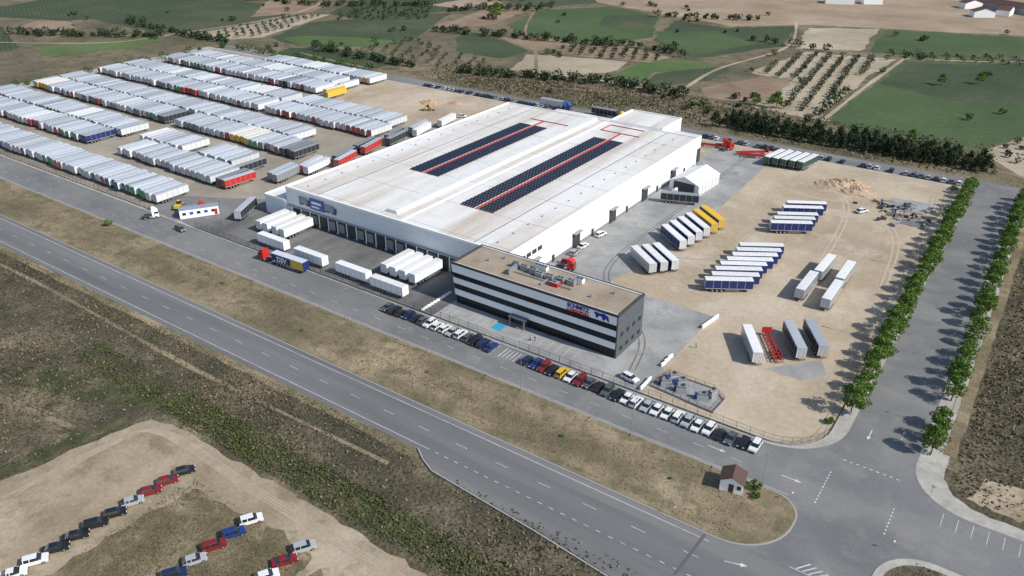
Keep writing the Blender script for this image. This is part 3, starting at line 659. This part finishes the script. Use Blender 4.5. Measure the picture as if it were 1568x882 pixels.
slab('equipment_slab',[(-63,147.2),(-46.5,145.6),(-46.2,151.5),(-50,154.5),(-61.5,154.5)],.1,.26,'conc','conc')
fence('equipment_enclosure_fence',[(-63,147.2),(-46.5,145.6),(-46.2,151.5),(-50,154.5),(-61.5,154.5),(-63,147.2)],1.1,.26,2.)
for i,(x,y) in enumerate(((-60,149.6),(-57,151.8),(-55.8,149.2),(-50.6,149.2),(-49.2,151.6),(-59.6,152.6))):
    b=MB(); b.box(-1.1,1.1,-.7,.7,0,.9,'silver'); b.box(-.9,.9,-.5,.5,.9,1.5,'steel'); b.cyl(.3,0,1.5,1.8,.35,.35,'chass'); b.box(-1.5,1.5,-.9,.9,-.02,.1,'steel'); b.cyl(-.6,0,1.5,2.,.12,.12,'silver'); b.box(-1.6,-1.15,-.3,.3,.1,1.3,'tnavy2' if i%2 else 'chass')
    obj('hvac_unit',b.mesh('hvac_unit'),(x,y,.28),random.uniform(0,1.5),sc=(1.15,1.15,1.2))
b=MB(); r=random.Random(3)
for i in range(80):
    x=r.gauss(-37,4.5); y=r.gauss(295,5.5)
    b.obox(x,y,r.uniform(.6,3.5),r.uniform(.3,1.),.1,.2+r.uniform(.1,1.1),r.uniform(0,3),r.choice(['tgrey','steel','tgrey','chass','kerb','brownr','kerb','silver','steel','tblk','earth']))
obj('building_materials',b.mesh('building_materials'))
sheet('concrete_base',rect(-44,-30,296,309),.165,'conc',2,.5,3); sheet('concrete_base',[(-43,170),(-34,170),(-30,176),(-33,182)],.162,'conc',2,.4,3)
sheet('concrete_base',rect(-36,-28,284,290),.163,'asphy',2,.3,3)
def wheel_loader(c):
    b=MB(); b.box(-2.4,.2,-1,1,.9,1.9,c,None,.1,.1); b.box(-.4,1,-.75,.75,1.5,3.1,'glass',c,.15,.1); b.box(.3,2.1,-.45,.45,.8,1.5,c)
    b.ext_y([(2.,1.4),(3.3,.5),(3.5,.6),(2.1,1.7)],-.4,.4,c); b.ext_y([(3.3,.2),(4.3,.15),(3.5,1.2),(3.2,1.0)],-1.4,1.4,'steel')
    for x in(-1.5,1.3):
        for y in(-1,1): wheel(b,x,y,.75,.5)
    return b.mesh('wheel_loader')
wl=wheel_loader('tyel')
obj('wheel_loader',wl,(-262,300,.16),R(40)); obj('wheel_loader',wl,(-251,150,.16),R(120))
def mound(name,x,y,r,h,k,seed=0):
    b=MB(); n=22; m=9; rr=random.Random(seed); vs=[(0,0,h)]
    for j in range(1,m+1):
        for i in range(n):
            t=j/m; a=2*math.pi*i/n; q_=r*t*(1+rr.uniform(-.1,.1)); vs.append((q_*math.cos(a)*1.4,q_*math.sin(a),max(0,h*(1-t)**1.2*(1+rr.uniform(-.25,.25)))) if j<m else (q_*math.cos(a)*1.4,q_*math.sin(a),-.1))
    fs=[(0,1+i,1+(i+1)%n) for i in range(n)]
    for j in range(m-1):
        for i in range(n): a=1+j*n+i; c=1+j*n+(i+1)%n; fs.append((a,a+n,c+n,c))
    b.add(vs,fs,k); return obj(name,b.mesh(name),(x,y,.14))
mound('earth_mound',-64,309,6.5,2.8,'earth',1);mound('earth_mound',-56,307,6,2.3,'earth',2);mound('earth_mound',-60,315,5.5,2.,'earth',7);mound('earth_mound',-270,312,5,1.8,'earth',4);mound('earth_mound',-258,318,4,1.4,'earth',5)
mound('rubble_heap',-100,300,2,.8,'tgrey',6)
b=MB(); P_=[(-93,98),(-90,96),(-86,94.2),(-60,92.4),(-30,89.4),(60,87.5)]
for a,c in zip(P_[:-1],P_[1:]): b.obox((a[0]+c[0])/2,(a[1]+c[1])/2,math.dist(a,c)+.05,.3,0,.35,math.atan2(c[1]-a[1],c[0]-a[0]),'kerb')
obj('roadside_kerb_wall',b.mesh('roadside_kerb_wall'))
b=MB(); b.cyl(0,0,0,2.4,.03,.03,'steel',6); b.cyl(0,2.3,-.03,.0,.32,.32,'redp',12,'y'); b.cyl(0,2.3,-.045,-.031,.22,.22,'white',12,'y')
sm=b.mesh('traffic_sign')
for x,y in((-23,127.5),(-4,125.5),(-20.5,160),(-40,110.8),(-1,145)): obj('traffic_sign',sm,(x,y,.18),R(random.uniform(0,60)))

# ------------------------------------------------------------ vegetation
def leafmesh(name,cent,size,mats,trunk=None,seed=0,flat=.6):
    g=np.random.default_rng(seed); n=len(cent); s=size*g.uniform(.6,1.3,(n,1))
    a=g.normal(size=(n,3)); a/=np.linalg.norm(a,axis=1,keepdims=True); c=g.normal(size=(n,3)); c-= (c*a).sum(1,keepdims=True)*a; c/=np.linalg.norm(c,axis=1,keepdims=True)
    v=np.stack([cent-a*s,cent-c*s*flat,cent+a*s,cent+c*s*flat],1).reshape(-1,3)
    f=np.arange(4*n).reshape(n,4)
    me=D.meshes.new(name)
    tv=[];tf=[]
    if trunk: tv=trunk.v; tf=trunk.f
    me.from_pydata([tuple(p) for p in v]+list(tv),[],f.tolist()+[[i+4*n for i in q_] for q_ in tf])
    for m in mats: me.materials.append(M[m])
    me.materials.append(M['bark'])
    w=g.random(n); mi=np.where(w<.35,0,np.where(w<.8,1,2)).tolist()+[len(mats)]*len(tf)
    me.polygons.foreach_set('material_index',mi); me.update(); return me
def limb(b,p0,p1,r0,r1,n=6):
    p0=Vector(p0);p1=Vector(p1);d=(p1-p0).normalized();u=d.orthogonal().normalized();w=d.cross(u)
    vs=[tuple(p+(u*math.cos(2*math.pi*i/n)+w*math.sin(2*math.pi*i/n))*r) for p,r in((p0,r0),(p1,r1)) for i in range(n)]
    b.add(vs,[(i,(i+1)%n,n+(i+1)%n,n+i) for i in range(n)],'bark')
def tree(seed,h=6.5,rad=2.7,n=2600,mats=('l1','l2','l3'),size=.2,base=2.,ncl=26):
    g=np.random.default_rng(seed); b=MB(); limb(b,(0,0,-.1),(0,0,base),.17,.12)
    cl=[]
    for i in range(ncl):
        a=g.uniform(0,6.28); z=g.uniform(0,1); rr=rad*.78*math.sqrt(g.uniform(.1,1))*math.sin(math.pi*min(1,(z*.8+.22)))
        cl.append((rr*math.cos(a),rr*math.sin(a),base+.4+z*(h-base-1.),g.uniform(.5,1.05)*rad*.36))
    for c in cl[:9]: limb(b,(0,0,base*.9),c[:3],.08,.025,5)
    pts=[]
    for c in cl:
        m=n//ncl; d=g.normal(size=(m,3)); d/=np.linalg.norm(d,axis=1,keepdims=True); r_=g.uniform(.55,1.1,(m,1))**.6*c[3]
        pts.append(np.array(c[:3])+d*r_*np.array([1,1,.8]))
    return leafmesh('tree_mesh',np.concatenate(pts),size,mats,b,seed)
TT=[tree(i,h=6.6+.5*(i%3),rad=3.1+.2*(i%2),base=1.7,n=3000) for i in range(4)]
for y in np.arange(163,334,5.3):
    s=random.uniform(.85,1.12); obj('street_tree',random.choice(TT),(-21+random.uniform(-.3,.3),y+random.uniform(-.5,.5),.13),random.uniform(0,6.28),sc=(s,s,s*random.uniform(.9,1.08)))
for i,y in enumerate(np.arange(158,334,5.8)):
    if i in(3,): continue
    s=random.uniform(.8,1.08); obj('street_tree',random.choice(TT),(-3.4+random.uniform(-.3,.3),y+random.uniform(-.6,.6),.13),random.uniform(0,6.28),sc=(s,s,s*random.uniform(.9,1.08)))
BU=tree(20,h=2.4,rad=1.8,n=1100,base=.2,size=.16,ncl=14)
for x,y,s in((-30,127,1.),(-29,124.6,.7),(-258,127,1.1),(-24,157,.8),(-26,330,1.),(-70,119,.35),(-110,121,.3),(-150,117,.4),(-45,120,.3),(-190,122,.35)): obj('bush',BU,(x,y,.15),random.uniform(0,6),sc=(s,s,s))
def pine(seed):
    g=np.random.default_rng(seed); b=MB(); limb(b,(0,0,-.1),(0,0,4),.18,.06); pts=[]
    for i in range(26):
        z=1.+4.8*i/26; rr=(1-(i/26)**1.3)*2.4+.2; a=g.uniform(0,6.28); m=34
        d=g.normal(size=(m,3))*.42; pts.append(d+np.array([rr*.7*math.cos(a),rr*.7*math.sin(a),z]))
        if i%4==0: limb(b,(0,0,z-.3),(rr*.6*math.cos(a),rr*.6*math.sin(a),z),.05,.02,4)
    return leafmesh('pine_mesh',np.concatenate(pts),.3,('p1','p2','p3'),b,seed)
PP=[pine(i) for i in range(3)]
for rr,yy in enumerate((359,364,368.5)):
    x=-133+rr*2
    while x<-18:
        s=random.uniform(.8,1.3); obj('pine_tree',random.choice(PP),(x,yy+random.uniform(-1.5,1.5),0),random.uniform(0,6),sc=(s,s,s)); x+=random.uniform(3.6,6)
def mass(name,spots,h,rad,mats,per=60,size=.5,seed=1):
    g=np.random.default_rng(seed); P_=[]; b=MB()
    for (x,y) in spots:
        s=g.uniform(.55,1.3); hh=h*s; m=per
        d=g.normal(size=(m,3)); d/=np.linalg.norm(d,axis=1,keepdims=True); r_=g.uniform(.3,1,(m,1))**.5
        lob=1+.25*np.sin(3*np.arctan2(d[:,1:2],d[:,0:1])+g.uniform(0,6))
        P_.append(np.array([x,y,hh*.58])+d*r_*lob*np.array([rad*s,rad*s,hh*.45])); limb(b,(x,y,0),(x,y,hh*.5),.15,.1,4)
    return obj(name,leafmesh(name,np.concatenate(P_),size,mats,b,seed,.8))
def grid_in(poly,dx,dy,ang=0,j=.6,seed=0):
    g=random.Random(seed); cx=sum(p[0] for p in poly)/len(poly); cy=sum(p[1] for p in poly)/len(poly); out=[]
    def inside(x,y):
        c=False; n=len(poly)
        for i in range(n):
            x1,y1=poly[i];x2,y2=poly[i-1]
            if (y1>y)!=(y2>y) and x<(x2-x1)*(y-y1)/(y2-y1)+x1: c=not c
        return c
    ca,sa=math.cos(ang),math.sin(ang)
    for i in range(-40,41):
        for k in range(-40,41):
            u,w=i*dx,k*dy; x=cx+u*ca-w*sa+g.uniform(-j,j); y=cy+u*sa+w*ca+g.uniform(-j,j)
            if inside(x,y): out.append((x,y))
    return out
mass('olive_orchard',grid_in([(-160,473),(-153,510),(-148,548),(-100,556),(-102,500),(-102,445),(-103,402),(-128,408),(-128,469)],8.4,5.6,.12,.5),3.2,2.1,('o1','o2','p3'),70,.42,1)
mass('olive_orchard',grid_in([(-262,455),(-295,470),(-262,500),(-215,485),(-220,462)],7,8,.4),3.2,2.,('p2','o1','o2'),50,.5,2)
mass('olive_orchard',grid_in([(-530,370),(-528,455),(-515,468),(-486,380),(-504,355)],8,8,.2),2.7,1.6,('o1','o2','p3'),40,.5,3)
mass('olive_orchard',grid_in([(-345,376),(-392,392),(-392,440),(-340,418),(-300,405),(-290,385)],9,11,.5,2.5),2.7,1.8,('o1','o3','o2'),40,.5,4)
mass('olive_orchard',grid_in([(-90,562),(-110,580),(-30,605),(-20,590)],8,8,.3,1),3,1.8,('o1','o2','p3'),40,.5,5)
mass('olive_orchard',grid_in([(-20,390),(0,440),(40,440),(40,370),(0,362)],7,7,.3,1),3,1.8,('o1','o2','p3'),50,.45,6)
mass('olive_orchard',grid_in([(-430,500),(-460,540),(-520,520),(-500,455)],9,9,.3,2),3.,2.,('o1','p2','p3'),40,.55,7)
g=random.Random(5); sp=[]
def line(a,c,n,j): 
    for i in range(n): t=i/n; sp.append((a[0]+(c[0]-a[0])*t+g.uniform(-j,j),a[1]+(c[1]-a[1])*t+g.uniform(-j,j)))
line((-300,372),(-215,400),34,3);line((-215,400),(-165,398),20,3);line((-420,372),(-330,366),30,4);line((-640,280),(-540,340),40,6);line((-540,350),(-480,350),18,3);line((-450,545),(-380,600),30,7);line((-400,470),(-330,480),20,5)
line((-330,480),(-260,495),20,3);line((-700,480),(-560,500),32,6);line((-560,500),(-470,560),32,6);line((-190,570),(-130,560),7,3);line((-270,500),(-200,490),8,4);line((-98,390),(-98,470),6,1.5);line((-620,360),(-545,350),14,3);line((-290,620),(-210,650),16,3);line((-600,560),(-450,660),30,10)
mass('distant_trees',sp,4.6,2.8,('p1','p2','p3'),70,.65,8)
sp=[]
for i in range(75):
    c=(g.uniform(-700,40),g.uniform(350,700))
    for j in range(g.choice((1,1,2,4))): sp.append((c[0]+g.uniform(-6,6),c[1]+g.uniform(-6,6)))
mass('scattered_trees',sp,3.2,2.,('p2','l1','o1'),60,.55,9)
sp=[];line((-478,170),(-478,330),22,2.5);line((-478,338),(-340,352),22,4); mass('boundary_trees',sp,4.,2.2,('l1','p3','l2'),80,.45,10)
for p in((-120,405,1.3),(-389,534,2.0),(-52,385,.9),(-130,405,.9),(-60,505,1),(-43,520,1)): obj('field_tree',TT[0],(p[0],p[1],0),1,sc=(p[2],)*3)
def tufts(name,n,x0,x1,y0,y1,size,mats,seed,z=.03,clump=40,rej=None,h=.5):
    g=np.random.default_rng(seed); cc=np.stack([g.uniform(x0,x1,clump),g.uniform(y0,y1,clump)],1)
    a=cc[g.integers(0,clump,n)]+g.normal(size=(n,2))*((x1-x0)/clump*1.6,(y1-y0)/8); a[:n//3]=np.stack([g.uniform(x0,x1,n//3),g.uniform(y0,y1,n//3)],1)
    ok=(a[:,0]>x0)&(a[:,0]<x1)&(a[:,1]>y0)&(a[:,1]<y1)
    if rej is not None: ok&=~rej(a)
    a=a[ok]; P_=np.concatenate([a,z+g.uniform(.05,h,(len(a),1))],1)
    return obj(name,leafmesh(name,P_,size,mats,None,seed,.7))
lot=lambda a:(a[:,0]>-156)&(a[:,1]<75)
tufts('scrub_vegetation',36000,-330,-20,30,95,.3,('s1','s2','s3'),31,clump=90,rej=lot,h=.35)
tufts('ditch_weeds',9000,-190,-20,74.5,83,.26,('s3','l1','s1'),32,clump=60,rej=lambda a:a[:,1]<73.5,h=.4)
tufts('verge_grass',9000,-330,-30,111.5,127.5,.16,('s1','s2','s3'),33,z=.2,h=.12,clump=80)
tufts('roadside_weeds',3500,-330,-93,94.4,97.4,.18,('s3','s1','s2'),34,h=.2)
tufts('scrub_vegetation',16000,2,60,148,331,.32,('s1','s2','s3'),35,z=.2,h=.5)
tufts('scrub_vegetation',9000,-320,-20,350,400,.6,('s1','s2','s3'),36,z=0,h=.7,clump=60)
tufts('lot_weeds',3500,-124,-89,40,65,.16,('s1','s2','s3'),37,h=.15)
tufts('island_scrub',1500,0,30,109,125,.22,('s3','l1','s2'),38,z=.2,h=.3)

# ------------------------------------------------------------ people
def person(vest,trs):
    m,nt,bs_=new_mat('clothing'); N=nt.nodes; tc=N.new('ShaderNodeTexCoord'); sp_=N.new('ShaderNodeSeparateXYZ'); nt.links.new(tc.outputs['Object'],sp_.inputs[0])
    cr=N.new('ShaderNodeValToRGB'); cr.color_ramp.interpolation='CONSTANT'; mr=N.new('ShaderNodeMapRange'); mr.inputs[2].default_value=2.; nt.links.new(sp_.outputs[2],mr.inputs[0]); nt.links.new(mr.outputs[0],cr.inputs[0])
    e=cr.color_ramp.elements; e[0].color=(.02,.02,.02,1); e[1].position=.05; e[1].color=(*trs,1)
    for p_,c in((.47,vest),(.73,(.45,.26,.18)),(.84,(.03,.02,.015))): x_=e.new(p_); x_.color=(*c,1)
    nt.links.new(cr.outputs[0],bs_.inputs['Base Color'])
    V=[(0,0,.95),(0,0,1.2),(0,0,1.42),(0,.01,1.53),(0,.03,1.63),(0,.01,1.72),(.1,0,.9),(.12,.05,.5),(.13,.0,.08),(.13,.14,.03),(-.1,0,.9),(-.12,-.04,.5),(-.13,-.12,.08),(-.13,.02,.03),(.19,0,1.4),(.25,-.03,1.12),(.25,.08,.88),(-.19,0,1.4),(-.25,-.02,1.12),(-.24,.1,.9)]
    E=[(0,1),(1,2),(2,3),(3,4),(4,5),(0,6),(6,7),(7,8),(8,9),(0,10),(10,11),(11,12),(12,13),(2,14),(14,15),(15,16),(2,17),(17,18),(18,19)]
    Rr=[.15,.14,.15,.06,.1,.08,.1,.065,.045,.04,.1,.065,.045,.04,.07,.045,.035,.07,.045,.035]
    me=D.meshes.new('person'); me.from_pydata(V,E,[]); me.materials.append(m); o=obj('standing_person',me)
    o.modifiers.new('s','SKIN'); 
    for i,v in enumerate(me.skin_vertices[0].data): v.radius=(Rr[i],Rr[i]*.8); v.use_root=(i==0)
    o.modifiers.new('ss','SUBSURF').levels=1
    return o
for i,(x,y,c,t) in enumerate(((-97.5,147.6,(.6,.6,.6),(.03,.04,.08)),(-96.5,148.2,(.05,.05,.06),(.05,.05,.06)),(-60.8,169,(.35,.7,.05),(.03,.03,.05)))):
    o=person(c,t); o.location=(x,y,.17); o.rotation_euler=(0,0,i*1.3)

# ------------------------------------------------------------ light & camera
az,el=R(6),R(40)
sd=Vector((math.cos(az)*math.cos(el),math.sin(az)*math.cos(el),math.sin(el)))
L=D.lights.new('sun','SUN'); L.energy=4.95; L.angle=R(.5); L.color=(1,.95,.87); lo=D.objects.new('sun',L); COL.objects.link(lo); lo.location=(0,0,200)
lo.rotation_euler=(-sd).to_track_quat('-Z','Y').to_euler()
w=D.worlds.new('World'); SC.world=w; w.use_nodes=True; nt=w.node_tree; bg=nt.nodes['Background']; sk=nt.nodes.new('ShaderNodeTexSky'); sk.sky_type='NISHITA'; sk.sun_disc=False
sk.sun_elevation=el; sk.sun_rotation=R(90)-az; sk.altitude=300; nt.links.new(sk.outputs[0],bg.inputs[0]); bg.inputs[1].default_value=.15
cam=D.cameras.new('camera'); co=D.objects.new('camera',cam); COL.objects.link(co); co.location=(0,0,110); co.rotation_euler=(R(90-28.05),0,R(35))
cam.sensor_width=36; cam.lens=36*1222/1568; cam.clip_end=6000; cam.clip_start=1; SC.camera=co
SC.view_settings.view_transform='Standard'
